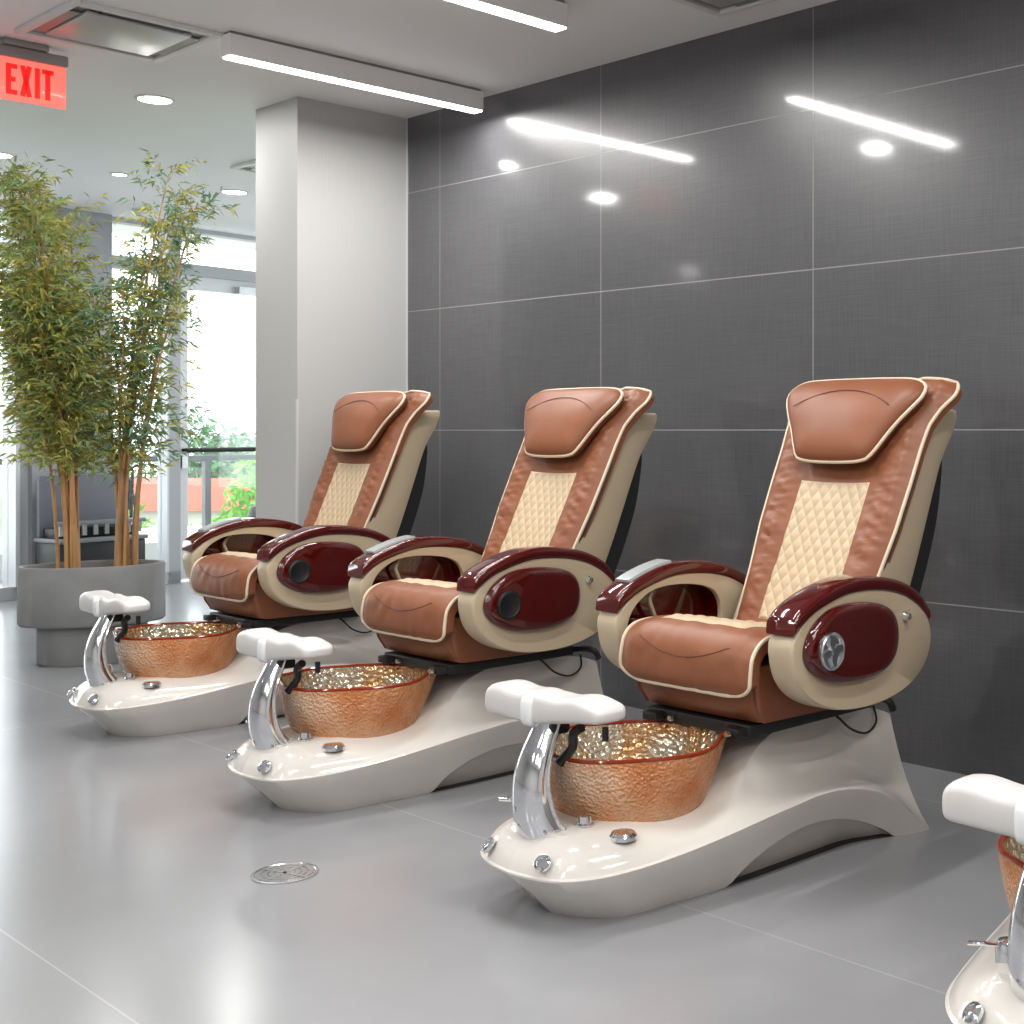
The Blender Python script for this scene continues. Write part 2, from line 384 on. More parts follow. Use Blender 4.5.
def patio_chair(loc, rz, label):
    e = empty('patio_chair', loc, label, 'chair', None, rz)
    for sx in (-1, 1):
        MB().tube([(sx * .22, -.2, 0), (sx * .2, -.18, .44)], .014, 8).build('leg', M['black'], e)
        MB().tube([(sx * .22, .26, 0), (sx * .2, .2, .44), (sx * .2, .27, .86)], .014, 8).build('leg', M['black'], e)
    MB().box(-.22, .22, -.22, .22, .43, .46, .012).build('seat', M['black'], e)
    k = MB()
    k.loft([[(x, .262 + .02 * math.cos(x * 6) + o, z) for x, z in smooth_loop([(-.2, .56), (0, .55), (.2, .56), (.2, .75), (.12, .88), (0, .9), (-.12, .88), (-.2, .75)], 24)] for o in (0, .02)])
    k.build('backrest', M['black'], e)
patio_chair(wp(1.2, -.8, -.03), 1.0, 'black patio chair on the balcony behind the bamboo')
e = tag(MB().lathe([(.2, 0), (.21, .02), (.2, .45), (.17, .54), (.1, .58), (.001, .59)], *wp(2.62, -.55, -.03), 32).build('patio_stool', M['black']), 'dark rounded patio stool low behind the door glass', 'stool')

# dark bench with a white slatted rail, outside behind the planter
M['darkbench'] = mat('dark_bench_panel', lin(104, 106, 114), .5)
bl = empty('bench', wp(.10, .40, 0), 'dark bench with a row of short white slats, before the grey pillar behind the planter', 'bench', None, math.atan2(WD.y, WD.x))
MB().box(.06, .68, -.12, .2, .06, .40, .01).build('bench_box', M['black'], bl)
MB().box(.05, .69, -.14, .2, .40, .43, .008).build('seat', M['railmetal'], bl)
for x in (.08, .60): MB().box(x, x + .04, -.08, .16, 0, .06).build('foot', M['railmetal'], bl, smooth=False)
for i in range(8):
    MB().box(.07 + i * .08, .10 + i * .08, -.10, -.085, .45, .52).build('slat', M['hw'], bl, smooth=False)
MB().box(.06, .68, .14, .18, .43, .86, .01).build('backrest', M['darkbench'], bl)
MB().box(.05, .69, -.11, -.075, .52, .55, .005).build('top_rail', M['railmetal'], bl)
MB().box(.08, .66, -.06, .138, .43, .50, .015).build('cushion', M['black'], bl)

def leaf_cloud(mb, c_, r, n_, size, rnd, aspect=1.6, droop=0.0):
    for _ in range(n_):
        while True:
            p = Vector((rnd.uniform(-1, 1), rnd.uniform(-1, 1), rnd.uniform(-1, 1)))
            if .35 < p.length < 1: break
        p = Vector((p.x * r[0], p.y * r[1], p.z * r[2])) + Vector(c_)
        a = Vector((rnd.gauss(0, 1), rnd.gauss(0, 1), rnd.gauss(-droop, .7))).normalized()
        b_ = a.cross(Vector((rnd.gauss(0, 1), rnd.gauss(0, 1), rnd.gauss(0, 1)))).normalized()
        s_ = size * rnd.uniform(.6, 1.3)
        mb.add([p - a * s_ * aspect, p - b_ * s_ * .5, p + a * s_ * aspect, p + b_ * s_ * .5], [(0, 1, 2, 3)])
def leafmat(name, col, var=.25, tr_=.25):
    m = mat(name, col, .55); n, l, b = nodes(m)
    oi = n.new('ShaderNodeNewGeometry'); hs = n.new('ShaderNodeHueSaturation'); hs.inputs['Color'].default_value = (*col, 1)
    mr = n.new('ShaderNodeMapRange'); mr.inputs[3].default_value = 1 - var; mr.inputs[4].default_value = 1 + var
    l.new(oi.outputs['Random Per Island'], mr.inputs[0]); l.new(mr.outputs[0], hs.inputs['Value'])
    mr2 = n.new('ShaderNodeMapRange'); mr2.inputs[3].default_value = .485; mr2.inputs[4].default_value = .515
    l.new(oi.outputs['Random Per Island'], mr2.inputs[0]); l.new(mr2.outputs[0], hs.inputs['Hue'])
    l.new(hs.outputs[0], b.inputs['Base Color'])
    t = n.new('ShaderNodeBsdfTranslucent'); l.new(hs.outputs[0], t.inputs['Color'])
    mx = n.new('ShaderNodeMixShader'); mx.inputs[0].default_value = tr_
    l.new(b.outputs[0], mx.inputs[1]); l.new(t.outputs[0], mx.inputs[2]); l.new(mx.outputs[0], n['Material Output'].inputs['Surface'])
    return m
M['leafdark'] = leafmat('dark_tree_leaf', lin(100, 134, 98)); M['leafbright'] = leafmat('bright_tree_leaf', lin(128, 178, 88))
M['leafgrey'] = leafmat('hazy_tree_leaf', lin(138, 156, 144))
M['bark'] = mat('bark', lin(90, 75, 60), .9)
cF, cS = .7504, .6612
def at(px, py, Z):
    Xc = (px - 768) / 1319 * Z
    return Vector((cF * Xc - cS * Z, cS * Xc + cF * Z, 1.169 - (py - 431) * Z / 1319))
rt = random.Random(5)
def tree(px, ytop, Z, w, h_, m, label, n_=1500, size=.16):
    top = at(px, ytop, Z); e = empty('tree', (top.x, top.y, -6), label, 'tree', 'trees beyond the balcony')
    hz = top.z + 6; k = MB()
    for i in range(7):
        a = rt.uniform(0, 2 * PI); rr = w * .45 * rt.random() ** .5
        leaf_cloud(k, (math.cos(a) * rr, math.sin(a) * rr, hz - h_ * rt.uniform(.3, .75)), (w * .38, w * .38, h_ * .32), n_ // 8, size, rt)
    leaf_cloud(k, (0, 0, hz - h_ * .3), (w * .3, w * .3, h_ * .3), n_ // 5, size, rt)
    tag(e, label, 'tree'); k.build('foliage', m, e, smooth=False)['kind'] = 'stuff'
    MB().tube([(0, 0, 0), (.1, 0, hz * .4), (0, .1, hz - h_ * .4)], lambda t: .22 * (1 - .6 * t), 8).build('trunk', M['bark'], e)
tree(197, 410, 48, 2.8, 5.5, M['leafdark'], 'dark green tree at the left edge of the view through the door', 2200, .13)
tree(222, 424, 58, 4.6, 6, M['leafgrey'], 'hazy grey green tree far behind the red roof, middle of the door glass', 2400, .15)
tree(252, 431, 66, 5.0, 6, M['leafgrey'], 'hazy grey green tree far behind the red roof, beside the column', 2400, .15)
tree(256, 452, 19, 1.6, 3.8, M['leafbright'], 'bright green leafy tree nearest the balcony seen through the door beside the column', 3600, .07)
tree(214, 518, 23, 1.0, 3.0, M['leafbright'], 'bright green bush top below the red roof seen through the door', 2600, .07)
tree(184, 522, 24, .9, 2.6, M['leafbright'], 'bright green bush top low beside the door frame', 1800, .07)
tree(148, 426, 52, 4.4, 9.5, M['leafdark'], 'dark green tree outside the window between the bamboo and the door', 4200, .09)
tree(100, 440, 20, 1.6, 4.5, M['leafbright'], 'bright green tree outside the window behind the right bamboo', 3600, .08)
# red-roofed house
hp = at(212, 490, 34)
hs = empty('house', (hp.x, hp.y, -6), 'pink red tiled roof house below the balcony seen through the door', 'house', None, math.radians(41))
zt = hp.z + 6
MB().box(-3.4, 2.4, -1.6, 3, 0, zt - .35).build('wall', mat('house_plaster', lin(200, 195, 188), .8), hs, smooth=False)
MB().add([(-3.7, -1.9, zt - .42), (2.7, -1.9, zt - .42), (2.7, 3.3, zt - .42), (-3.7, 3.3, zt - .42), (-3.0, .7, zt + .28), (2.0, .7, zt + .28)],
         [(0, 1, 5, 4), (2, 3, 4, 5), (1, 2, 5), (3, 0, 4), (0, 3, 2, 1)]).build('roof', mat('red_roof_tile', lin(188, 88, 68), .8), hs, smooth=False)
# canopy over the balcony glimpsed above the door
cn = MB(); wbox(cn, -2, 3.4, -1.0, -.1, 2.80, 2.9)
struct(cn.build('ceiling_balcony', M['white'], smooth=False))

# ------------------------------------------------------------------ ceiling fittings
def linear_light(x, y0, y1, label, zb=2.652):
    e = empty('linear_light', (x, (y0 + y1) / 2, CZ), label, 'light', 'linear ceiling lights')
    L = (y1 - y0) / 2; dz = zb - CZ
    MB().box(-.034, .034, -L, L, dz + .004, -.012, .002).build('housing', M['ceiling'], e, smooth=False)
    MB().box(-.026, .026, -L + .01, L - .01, -.012, 0).build('shadow_gap', M['hw'], e, smooth=False)
    MB().box(-.03, .03, -L + .006, L - .006, dz - .002, dz + .006).build('diffuser', M['lamp'], e, smooth=False)
    area('lamp', e, (0, 0, dz - .006), .06, L * 2 - .02, LIN_W)
linear_light(-5.07, 2.50, 3.72, 'long linear ceiling light ending at the dark tile wall, left one')
linear_light(-3.80, 1.85, 3.16, 'linear ceiling light cut by the top edge of the photo')
for x in (-2.4, -1.1, .3, 1.7): linear_light(x, 1.5, 2.75, 'added fill light built like a linear ceiling light, unseen to the right of the camera')  # unseen row added to brighten the room
for x, y in ((-4.0, -.4), (-2.4, -.4), (-1.0, -.4), (1.2, -.4), (-5, -2.6), (-3, -2.6), (-1, -2.6), (1.2, -2.6)):  # more unseen lights, added behind the camera as fill
    linear_light(x, y - .62, y + .62, 'added fill light built like a linear ceiling light, unseen behind the camera')
def downlight(x, y, label, r=.075):
    e = empty('downlight', (x, y, CZ), label, 'light', 'recessed downlights')
    MB().lathe([(r + .015, 0), (r + .015, -.004), (r, -.006), (r, -.001)], seg=28).build('trim_ring', M['white'], e)
    MB().lathe([(r - .001, -.001), (r - .001, -.005)], seg=28).build('lens', M['downlamp'], e)
    area('lamp', e, (0, 0, -.008), .12, .12, DOWN_W)
for x, y, t in ((-6.36, 2.79, 'large round downlight in the ceiling right of the exit sign'), (-8.31, 2.75, 'round downlight at the left edge of the ceiling above the bamboo'),
                (-8.43, 4.22, 'round downlight in the ceiling beside the column, above the door'), (-6.74, 1.66, 'round downlight beyond the exit sign outside the photo'),
                (-4.41, 1.70, 'round downlight over the salon floor outside the photo'), (-9.6, .06, 'round downlight near the front window outside the photo'),
                (-9.2, -1.6, 'round downlight over the entrance outside the photo')):
    downlight(x, y, t)
downlight(-8.38, 3.46, 'smallest round downlight in the ceiling above the right bamboo', .04)
def cassette(cx_, cy_, label, s_=.285):
    e = empty('ceiling_cassette', (cx_, cy_, CZ), label, 'air conditioner')
    k = MB()
    for a, b_, c_, d_ in ((-s_, s_, -s_, -s_ + .035), (-s_, s_, s_ - .035, s_), (-s_, -s_ + .035, -s_ + .035, s_ - .035), (s_ - .035, s_, -s_ + .035, s_ - .035)):
        k.box(a, b_, c_, d_, -.018, 0, .004)
    k.build('frame', M['white'], e)
    MB().box(-s_ + .03, s_ - .03, -s_ + .03, s_ - .03, -.004, 0).build('recess', M['hw'], e, smooth=False)
    q = s_ - .085
    MB().box(-q, q, -q, q, -.022, -.006, .006).build('grille_panel', M['grille'], e)
    for sx, sy in ((0, 1), (0, -1), (1, 0), (-1, 0)):
        cx2, cy2 = sx * (s_ - .058), sy * (s_ - .058); hx = .02 if sx else q * .8; hy = .02 if sy else q * .8
        if (sx, sy) != (-1, 0): MB().box(cx2 - hx, cx2 + hx, cy2 - hy, cy2 + hy, -.014, -.008).build('louvre', M['black'] if (sx, sy) == (1, 0) else M['hw'], e, smooth=False)
cassette(-5.38, 2.22, 'square ceiling air cassette beside the exit sign')
cassette(-3.155, 3.345, 'square ceiling vent at the top edge over the dark tile wall')
cassette(-7.35, 4.08, 'small square ceiling vent beside the column')
# smoke detector above the door
e = tag(MB().lathe([(.045, 0), (.05, -.015), (.03, -.03), (0.001, -.032)], -9.6, 4.1, CZ, 24).build('smoke_detector', M['white']), 'small white smoke detector on the ceiling before the door', 'detector')

# exit sign : edge-lit panel hanging from a canopy, parallel to the window side
ex = empty('exit_sign', (-5.83, 2.03, CZ), 'red edge-lit EXIT sign hanging from the ceiling at the left', 'sign')
MB().box(-.03, .03, -.085, .085, -.028, 0, .004).build('canopy', M['hw'], ex)
MB().box(-.02, .02, -.19, .165, -.072, -.028, .006).build('light_bar', M['hw'], ex)
MB().box(-.004, .004, -.18, .160, -.246, -.072, .001).build('panel', M['exitpanel'], ex)
def glyph(ch, y, w_, z0, z1):
    k = MB(); s_ = .019; hgt = z1 - z0
    def bar(p, q, th=s_):
        a = Vector(p); b_ = Vector(q); dd = (b_ - a).normalized(); nn = Vector((-dd.y, dd.x)) * th / 2
        v = [(x, y + u.x, z0 + u.y) for x in (.0045, .0075) for u in (a - nn, b_ - nn, b_ + nn, a + nn)]
        k.add(v, [(0, 1, 2, 3), (4, 5, 6, 7), (0, 1, 5, 4), (1, 2, 6, 5), (2, 3, 7, 6), (3, 0, 4, 7)])
    if ch == 'E':
        bar((s_ / 2, 0), (s_ / 2, hgt)); bar((s_, s_ / 2), (w_, s_ / 2)); bar((s_, hgt / 2), (w_ * .85, hgt / 2)); bar((s_, hgt - s_ / 2), (w_, hgt - s_ / 2))
    if ch == 'X':
        bar((.012, 0), (w_ - .012, hgt)); bar((w_ - .012, 0), (.012, hgt))
    if ch == 'I': bar((w_ / 2, 0), (w_ / 2, hgt))
    if ch == 'T': bar((w_ / 2, 0), (w_ / 2, hgt)); bar((0, hgt - s_ / 2), (w_, hgt - s_ / 2))
    k.build('letter', M['exitred'], ex, smooth=False)
yy = -.070
for ch, w_ in (('E', .042), ('X', .050), ('I', .020), ('T', .044)):
    glyph(ch, yy, w_, -.222, -.098); yy += w_ + .008

# floor drain
dr = empty('floor_drain', (-3.26, 1.77, 0), 'round metal floor drain grate in the grey tiles', 'drain', None, .3)
MB().lathe([(.085, 0), (.085, .003), (.078, .004), (.076, .002)], seg=40).build('ring', M['satin'], dr)
MB().lathe([(.076, .0005), (.076, .0015)], seg=40).build('slot_recess', M['dark'], dr)
k = MB()
for r_ in (.018, .034, .05, .066): k.lathe([(r_ - .0055, .0016), (r_ - .0055, .0032), (r_ + .0055, .0032), (r_ + .0055, .0016)], seg=40)
for i in range(4):
    a = i * PI / 2; ca, sa = math.cos(a), math.sin(a)
    k.add([(ca * .076 - sa * .006, sa * .076 + ca * .006, .0035), (ca * .076 + sa * .006, sa * .076 - ca * .006, .0035), (sa * .006, -ca * .006, .0035), (-sa * .006, ca * .006, .0035)], [(0, 1, 2, 3)])
for i in range(24):
    a = 2 * PI * i / 24; ca, sa = math.cos(a), math.sin(a)
    k.add([(ca * .076 - sa * .002, sa * .076 + ca * .002, .003), (ca * .076 + sa * .002, sa * .076 - ca * .002, .003), (ca * .02 + sa * .002, sa * .02 - ca * .002, .003), (ca * .02 - sa * .002, sa * .02 + ca * .002, .003)], [(0, 1, 2, 3)])
k.build('grate', M['satin'], dr, smooth=False)

# ------------------------------------------------------------------ planter and bamboo
PP = Vector((-7.0, 2.76, 0)); PR = math.atan2(7.0, 2.76)
pl = empty('planter', PP, 'round grey concrete planter on a narrower foot holding the bamboo', 'planter', None, PR)
MB().lathe([(.243, 0), (.252, .01), (.252, .21)], seg=56, sy=.62).build('foot', M['concrete'], pl)
MB().lathe([(.255, .20), (.325, .20), (.336, .212), (.336, .485), (.330, .494), (.314, .494), (.309, .485), (.309, .44), (.01, .44)], seg=64, sy=.62).build('bowl', M['concrete'], pl)
MB().lathe([(.308, .435), (.308, .445), (.2, .452), (.01, .455)], seg=48, sy=.62).build('soil', M['soil'], pl)
M['cane'] = add_noise_var(mat('bamboo_cane', lin(176, 132, 84), .5), 14, .3, lin(176, 132, 84), stretch=(1, 1, .4))
M['bleaf1'] = leafmat('olive_bamboo_leaf', lin(176, 170, 92), .4, .5); M['bleaf2'] = leafmat('green_bamboo_leaf', lin(146, 164, 106), .4, .45)
def bamboo(du, seed, spreadx, hmax, ncane, nleaf, crad, label, zlow, m2, fr):
    rb = random.Random(seed)
    ax = Vector((math.cos(PR), math.sin(PR), 0)); ay = Vector((-ax.y, ax.x, 0))
    org = PP + ax * du + Vector((0, 0, .455))
    e = empty('bamboo', org, label, 'plant', 'bamboo in the concrete planter')
    lv = MB(); lv2 = MB(); tips = []
    for i in range(ncane):
        a = rb.uniform(0, 2 * PI); rr = crad * rb.random() ** .5
        b0 = ax * math.cos(a) * rr + ay * math.sin(a) * rr * .8
        hh = hmax * rb.uniform(.66, 1.0) if i else hmax
        out = ax * rb.gauss(fr, .42) * spreadx + ay * rb.gauss(0, .5) * spreadx * .8
        path = []
        for q in range(15):
            t = q / 14
            path.append(b0 + out * (t ** 2.0) + Vector((0, 0, hh * t - .02)) + Vector((noise.noise((i, t * 3, 0)), noise.noise((i, 5, t * 3)), 0)) * .02 * t)
        r0 = rb.uniform(.008, .013)
        MB().tube(path, lambda t: r0 * (1 - .75 * t) * (1.0 + .12 * (1 if int(t * 28) % 4 == 0 else 0)), 7).build('cane', M['cane'], e)
        # side twigs with drooping leaves
        nt = int(nleaf / ncane / 6)
        for q in range(nt):
            t = zlow + (1 - zlow) * rb.random() ** .8
            base = Vector(cr([tuple(p_) for p_ in path], 14 * t))
            a = rb.uniform(0, 2 * PI); dirv = (ax * math.cos(a) + ay * math.sin(a) * .8) * rb.uniform(.4, 1)
            dirv = (dirv + Vector((0, 0, rb.uniform(.1, .9)))).normalized()
            L = rb.uniform(.08, .38) * (1.1 - .45 * t)
            end = base + dirv * L + Vector((0, 0, -.25 * L * L / .1 * .3))
            mb = lv if rb.random() < .5 else lv2
            sd = dirv.cross(Vector((0, 0, 1))).normalized() * .0014
            mb.add([base - sd, base + sd, end], [(0, 1, 2)])
            for w_ in range(7):
                f_ = rb.uniform(.3, 1); p_ = base.lerp(end, f_)
                d_ = (dirv + Vector((rb.gauss(0, .6), rb.gauss(0, .6), rb.gauss(-.35, .5)))).normalized()
                ln = rb.uniform(.030, .072); wd = ln * rb.uniform(.08, .13)
                s2 = d_.cross(Vector((rb.gauss(0, 1), rb.gauss(0, 1), rb.gauss(0, 1)))).normalized() * wd
                mid = p_ + d_ * ln * .4; tip = p_ + d_ * ln + Vector((0, 0, -.015))
                mb.add([p_, mid - s2, tip, mid + s2], [(0, 1, 2, 3)])
    lv.build('foliage', M['bleaf1'], e, smooth=False)['kind'] = 'stuff'
    lv2.build('foliage', m2, e, smooth=False)['kind'] = 'stuff'
    return e
bamboo(-.115, 3, .42, 2.00, 15, 15000, .065, 'denser bamboo clump with thick tan canes, left side of the planter', .36, M['bleaf2'], -.35)
bamboo(.155, 11, .32, 2.06, 10, 6500, .05, 'sparser airy bamboo clump, right side of the planter', .30, leafmat('blue_green_bamboo_leaf', lin(122, 150, 118), .3, .4), .3)

# ------------------------------------------------------------------ pedicure spa chair
# Parts are drawn with x across the chair (0 = its middle), y and z as measured in the room;
# OY is the y of the chair's own origin on the floor.
OY = 2.5
UPS = .957      # measured seat geometry is brought to the chairs' true size about the camera
ORG = (0, OY, 0)
MODE = ['base']
def bld(mb, name, m, parent, **k):
    if MODE[0] == 'base': mb.v = [(x - .03, y, z) for x, y, z in mb.v]
    else: mb.v = [(x * UPS + .03, y * UPS, 1.169 + (z - 1.169) * UPS) for x, y, z in mb.v]
    return mb.build(name, m, parent, org=ORG, **k)

# frame of the reclined back: s runs up the back, off is towards the sitter
BO = Vector((0, 3.090, .748)); BT = Vector((0, .442, .897)); BN = Vector((0, -.897, .442))
def bk(x, s, off): return BO + BT * s + BN * off + Vector((x, 0, 0))
def back_off(s):
    if s < .47: return 0.0
    t = (s - .47) / .235
    return -.055 * t ** 1.6
def back_hw(s):
    T_ = [(-.2, .238), (0, .250), (.15, .266), (.3, .272), (.42, .274), (.50, .280), (.56, .298), (.61, .326), (.65, .342), (.68, .346), (.71, .340)]
    for (a, w0), (b_, w1) in zip(T_, T_[1:]):
        if s <= b_: return w0 + (w1 - w0) * max(0, (s - a) / (b_ - a))
    return T_[-1][1]
def wrink(x, s):
    return .0042 * noise.noise((x * 9, s * 50 + x * 25, 1.3)) + .0032 * noise.noise((x * 14, s * 95 - x * 20, 4.1))

def make_base(e):
    # stations from nose to tail: floor (y, half width) | edge (y, half width, z) | shoulder (y, half width, z) | top (y, half width, z)
    T = [
        ((2.055, .00), (1.930, .00, .128), (1.950, .00, .185), (2.000, .00, .203)),
        ((2.070, .065), (1.941, .085, .128), (1.957, .07, .186), (2.003, .05, .204)),
        ((2.102, .118), (1.970, .160, .130), (1.985, .135, .188), (2.020, .10, .207)),
        ((2.170, .165), (2.040, .218, .135), (2.050, .19, .190), (2.080, .13, .212)),
        ((2.310, .185), (2.140, .250, .142), (2.160, .225, .193), (2.200, .16, .215)),
        ((2.380, .197), (2.270, .275, .155), (2.300, .248, .197), (2.340, .18, .215)),
        ((2.460, .205), (2.400, .294, .172), (2.420, .268, .205), (2.440, .19, .220)),
        ((2.540, .210), (2.510, .308, .188), (2.520, .255, .215), (2.520, .195, .262)),
        ((2.620, .212), (2.610, .316, .199), (2.610, .235, .232), (2.600, .190, .330)),
        ((2.720, .214), (2.720, .320, .207), (2.720, .222, .232), (2.700, .182, .364)),
        ((2.840, .216), (2.840, .321, .196), (2.840, .215, .226), (2.820, .176, .370)),
        ((2.960, .222), (2.960, .322, .164), (2.950, .215, .212), (2.940, .176, .371)),
        ((3.060, .262), (3.060, .322, .112), (3.050, .225, .185), (3.040, .188, .366)),
        ((3.140, .296), (3.140, .321, .055), (3.125, .240, .150), (3.110, .202, .354)),
        ((3.210, .319), (3.210, .321, .006), (3.180, .252, .120), (3.165, .212, .334)),
    ]
    def arch(y):      # height of the recessed arch cut in the side
        if y < 2.42 or y > 3.09: return 0.0
        t = (y - 2.42) / .67
        return .122 * math.sin(PI * t ** .85) ** .8
    N = 72; rows = []
    for i in range(N + 1):
        u = (len(T) - 1) * i / N
        fl, ed, sh, tp = (cr([q[j] for q in T], u) for j in range(4))
        ar = min(arch(ed[0]), ed[2] * .72)
        fr = max(0.0, min(1.0, ar / max(ed[2], .01)))
        # outer side wall from floor to edge; the arch divides it
        wa = (fl[1] + (ed[1] - fl[1]) * fr ** .8, fl[0] + (ed[0] - fl[0]) * fr, ar)
        ins = .028 if ar > .004 else 0.0
        ring = [(0, fl[0] if i else fl[0], 0), (max(fl[1] - ins, 0), fl[0], 0), (max(wa[0] - ins - .001, 0), wa[1], wa[2]), (wa[0], wa[1], wa[2] + .0001),
                (wa[0] * .35 + ed[1] * .65, wa[1] * .35 + ed[0] * .65, wa[2] * .35 + ed[2] * .65),
                (ed[1] - .0015, ed[0] + .001, ed[2] - .005), (ed[1], ed[0], ed[2]), (ed[1] - .006, ed[0] + .004, ed[2] + .004)]
        for q in range(1, 8):
            t = q / 8
            # quadratic bezier edge -> top through the shoulder
            p = [(1 - t) ** 2 * a + 2 * t * (1 - t) * b_ + t * t * c_ for a, b_, c_ in zip((ed[1] - .006, ed[0] + .004, ed[2] + .004), (sh[1], sh[0], sh[2]), (tp[1], tp[0], tp[2]))]
            ring.append(tuple(p))
        ring.append((tp[1], tp[0], tp[2])); ring.append((tp[1] * .93, tp[0], tp[2] + .004)); ring.append((tp[1] * .5, tp[0], tp[2] + .006)); ring.append((0, tp[0], tp[2] + .006))
        rows.append(ring)
    k = MB(); R = len(rows[0])
    full = [[(max(p[0], 0), p[1], p[2]) for p in r] + [(-max(p[0], 0), p[1], p[2]) for p in r[-2:0:-1]] for r in rows]
    k.loft(full, True, True)
    o = bld(k, 'base', M['gel'], e, angle=28)
    # weld the coincident nose points
    bm = bmesh.new(); bm.from_mesh(o.data); bmesh.ops.remove_doubles(bm, verts=bm.verts, dist=.0004); bmesh.ops.recalc_face_normals(bm, faces=bm.faces); bm.to_mesh(o.data); bm.free()
    # rubber foot showing as the dark joint line at the floor
    k = MB(); out = [(cr([q[0] for q in T], (len(T) - 1) * i / 40)) for i in range(41)]
    pts = [(max(w_ - .001, 0), y + .003) for i, (y, w_) in enumerate(out)]
    loop = pts + [(-x, y) for x, y in reversed(pts)]
    k.loft([[(x, y, z) for x, y in loop] for z in (.0005, .004)]); bld(k, 'floor_seal', M['gap'], e, smooth=False)
    return o

def make_basin(e):
    cy_, R0, R1, z0, z1 = 2.315, .183, .230, .196, .378
    seg = 72
    def shape(t, a, inner):
        # t 0 foot .. 1 rim ; spout towards +x +y and low wave along the rim
        r = R0 + (R1 - R0) * (1 - (1 - t) ** 2.2)
        sp = math.exp(-((a - math.radians(58) + PI) % (2 * PI) - PI) ** 2 / .10)
        sp2 = math.exp(-((a - math.radians(238) + PI) % (2 * PI) - PI) ** 2 / .12)
        r += t ** 2 * (.052 * sp + .012 * sp2 - .010 * math.cos(4 * (a - math.radians(58))))
        z = z0 + (z1 - z0) * t + t ** 3 * (.040 * sp + .014 * sp2 - .008)
        r -= inner
        return (r * math.cos(a), cy_ + r * math.sin(a), z + (min(inner, .012) if t < .2 else 0))
    A = [2 * PI * q / seg for q in range(seg)]
    k = MB(); k.loft([[shape(t, a, 0) for a in A] for t in (0, .08, .2, .35, .5, .65, .8, .92, 1.0)], True, False)
    b = bld(k, 'basin', M['amber'], e, angle=60)
    sol = [shape(1.0, a, 0) for a in A]; sol2 = [shape(1.0, a, .008) for a in A]
    k = MB(); k.loft([[shape(t, a, .008) for a in A] for t in (1.0, .85, .7, .5, .35, .2, .1)], True, False)
    k.loft([[shape(.1, a, .008 + q * .185) for a in A] for q in (0, .3, .6, 1)], True, False)
    bld(k, 'basin_lining', M['amberin'], b, angle=60)
    k = MB(); k.tube([Vector(p).lerp(Vector(q), .5) for p, q in zip(sol, sol2)], .0055, 8, True); bld(k, 'rim', M['amberrim'], b)
    k = MB()
    k.lathe([(.012, .0), (.03, .004), (.03, .01), (.001, .014)], .09, cy_ + .10, .25, 20); bld(k, 'water_jet', M['chrome'], b)
    return b

def make_post(e):
    # curved chrome blade, half moon in section with raised edges
    st = [(.185, 1.985, .150, .070), (.205, 1.980, .145, .070), (.245, 1.968, .115, .064), (.295, 1.965, .088, .058), (.345, 1.972, .070, .052), (.395, 1.990, .060, .046), (.440, 2.015, .052, .040), (.470, 2.030, .048, .036)]
    rings = []
    for i in range(25):
        z, yf, dp, hw = cr(st, (len(st) - 1) * i / 24)
        ring = []
        for q in range(17):
            a = PI * q / 16; ring.append((-math.cos(a) * hw, yf + dp * .45 * (1 - math.sin(a) ** .7), z))
        ring += [(hw * .96, yf + dp * .45 + .012, z), (hw * .80, yf + dp * .45 + .014, z)]
        for q in range(9):
            a = PI * q / 8; ring.append((math.cos(a) * hw * .78, yf + dp * .45 + .012 + dp * .5 * math.sin(a) * (.35), z))
        ring += [(-hw * .80, yf + dp * .45 + .014, z), (-hw * .96, yf + dp * .45 + .012, z)]
        rings.append(ring)
    k = MB(); k.loft(rings); p = bld(k, 'footrest_post', M['chrome'], e, angle=50)
    k = MB()
    for sx in (-1, 1):
        pts = []
        for i in range(20):
            z, yf, dp, hw = cr(st, (len(st) - 1) * i / 19); pts.append((sx * hw * 1.0, yf + dp * .45 + .006, z))
        k.tube(pts, .0055, 8)
    bld(k, 'edge_trim', M['chrome'], p)
    k = MB(); k.box(-.03, .04, 2.03, 2.09, .435, .465, .008); bld(k, 'pivot_bracket', M['black'], p)

def make_footrest(e):
    # two scooped calf lobes either side of a centre saddle
    k = MB(); rings = []; NX = 61
    def sect(u):
        au = abs(u); t = max(0, (au - .88) / .12)
        endf = max(.10, (1 - t ** 2.6) ** .5) if t < 1 else .10
        lobe = math.sin(PI * min(1, max(0, (au - .03) / .97))) ** .7 if .03 < au < 1 else 0
        zt = .530 + .006 * lobe - .008 * t + .004 * math.cos(u * 9.4 + .6)
        zb = .452 + (.036 * u ** .7 if u > 0 else .004 * au)
        return (zt + zb) / 2, (zt - zb) / 2 * (.45 + .55 * endf), (.049 + .005 * lobe) * (.45 + .55 * endf)
    def sq(a, e1=.5, e2=.55):
        cx_, sz = math.cos(a), math.sin(a)
        return math.copysign(abs(cx_) ** e1, cx_), math.copysign(abs(sz) ** e2, sz)
    for i in range(NX):
        u = -math.cos(PI * i / (NX - 1)) if True else 0
        zc, hz, hy = sect(u)
        rings.append([(u * .221 - .003, 2.070 + hy * sq(2 * PI * q / 24)[0], zc + hz * sq(2 * PI * q / 24)[1]) for q in range(24)])
    k.loft(rings); f = bld(k, 'footrest', M['pad'], e, angle=60)
    k = MB(); rings = []
    for x, sc_ in ((-.020, .98), (-.016, 1.06), (.016, 1.06), (.020, .98)):
        rings.append([(x - .040, 2.070 + .056 * sc_ * sq(2 * PI * q / 24)[0], (.488) + .040 * sc_ * sq(2 * PI * q / 24)[1]) for q in range(24)])
    k.loft(rings); bld(k, 'centre_band', M['whitemetal'], f, angle=50)

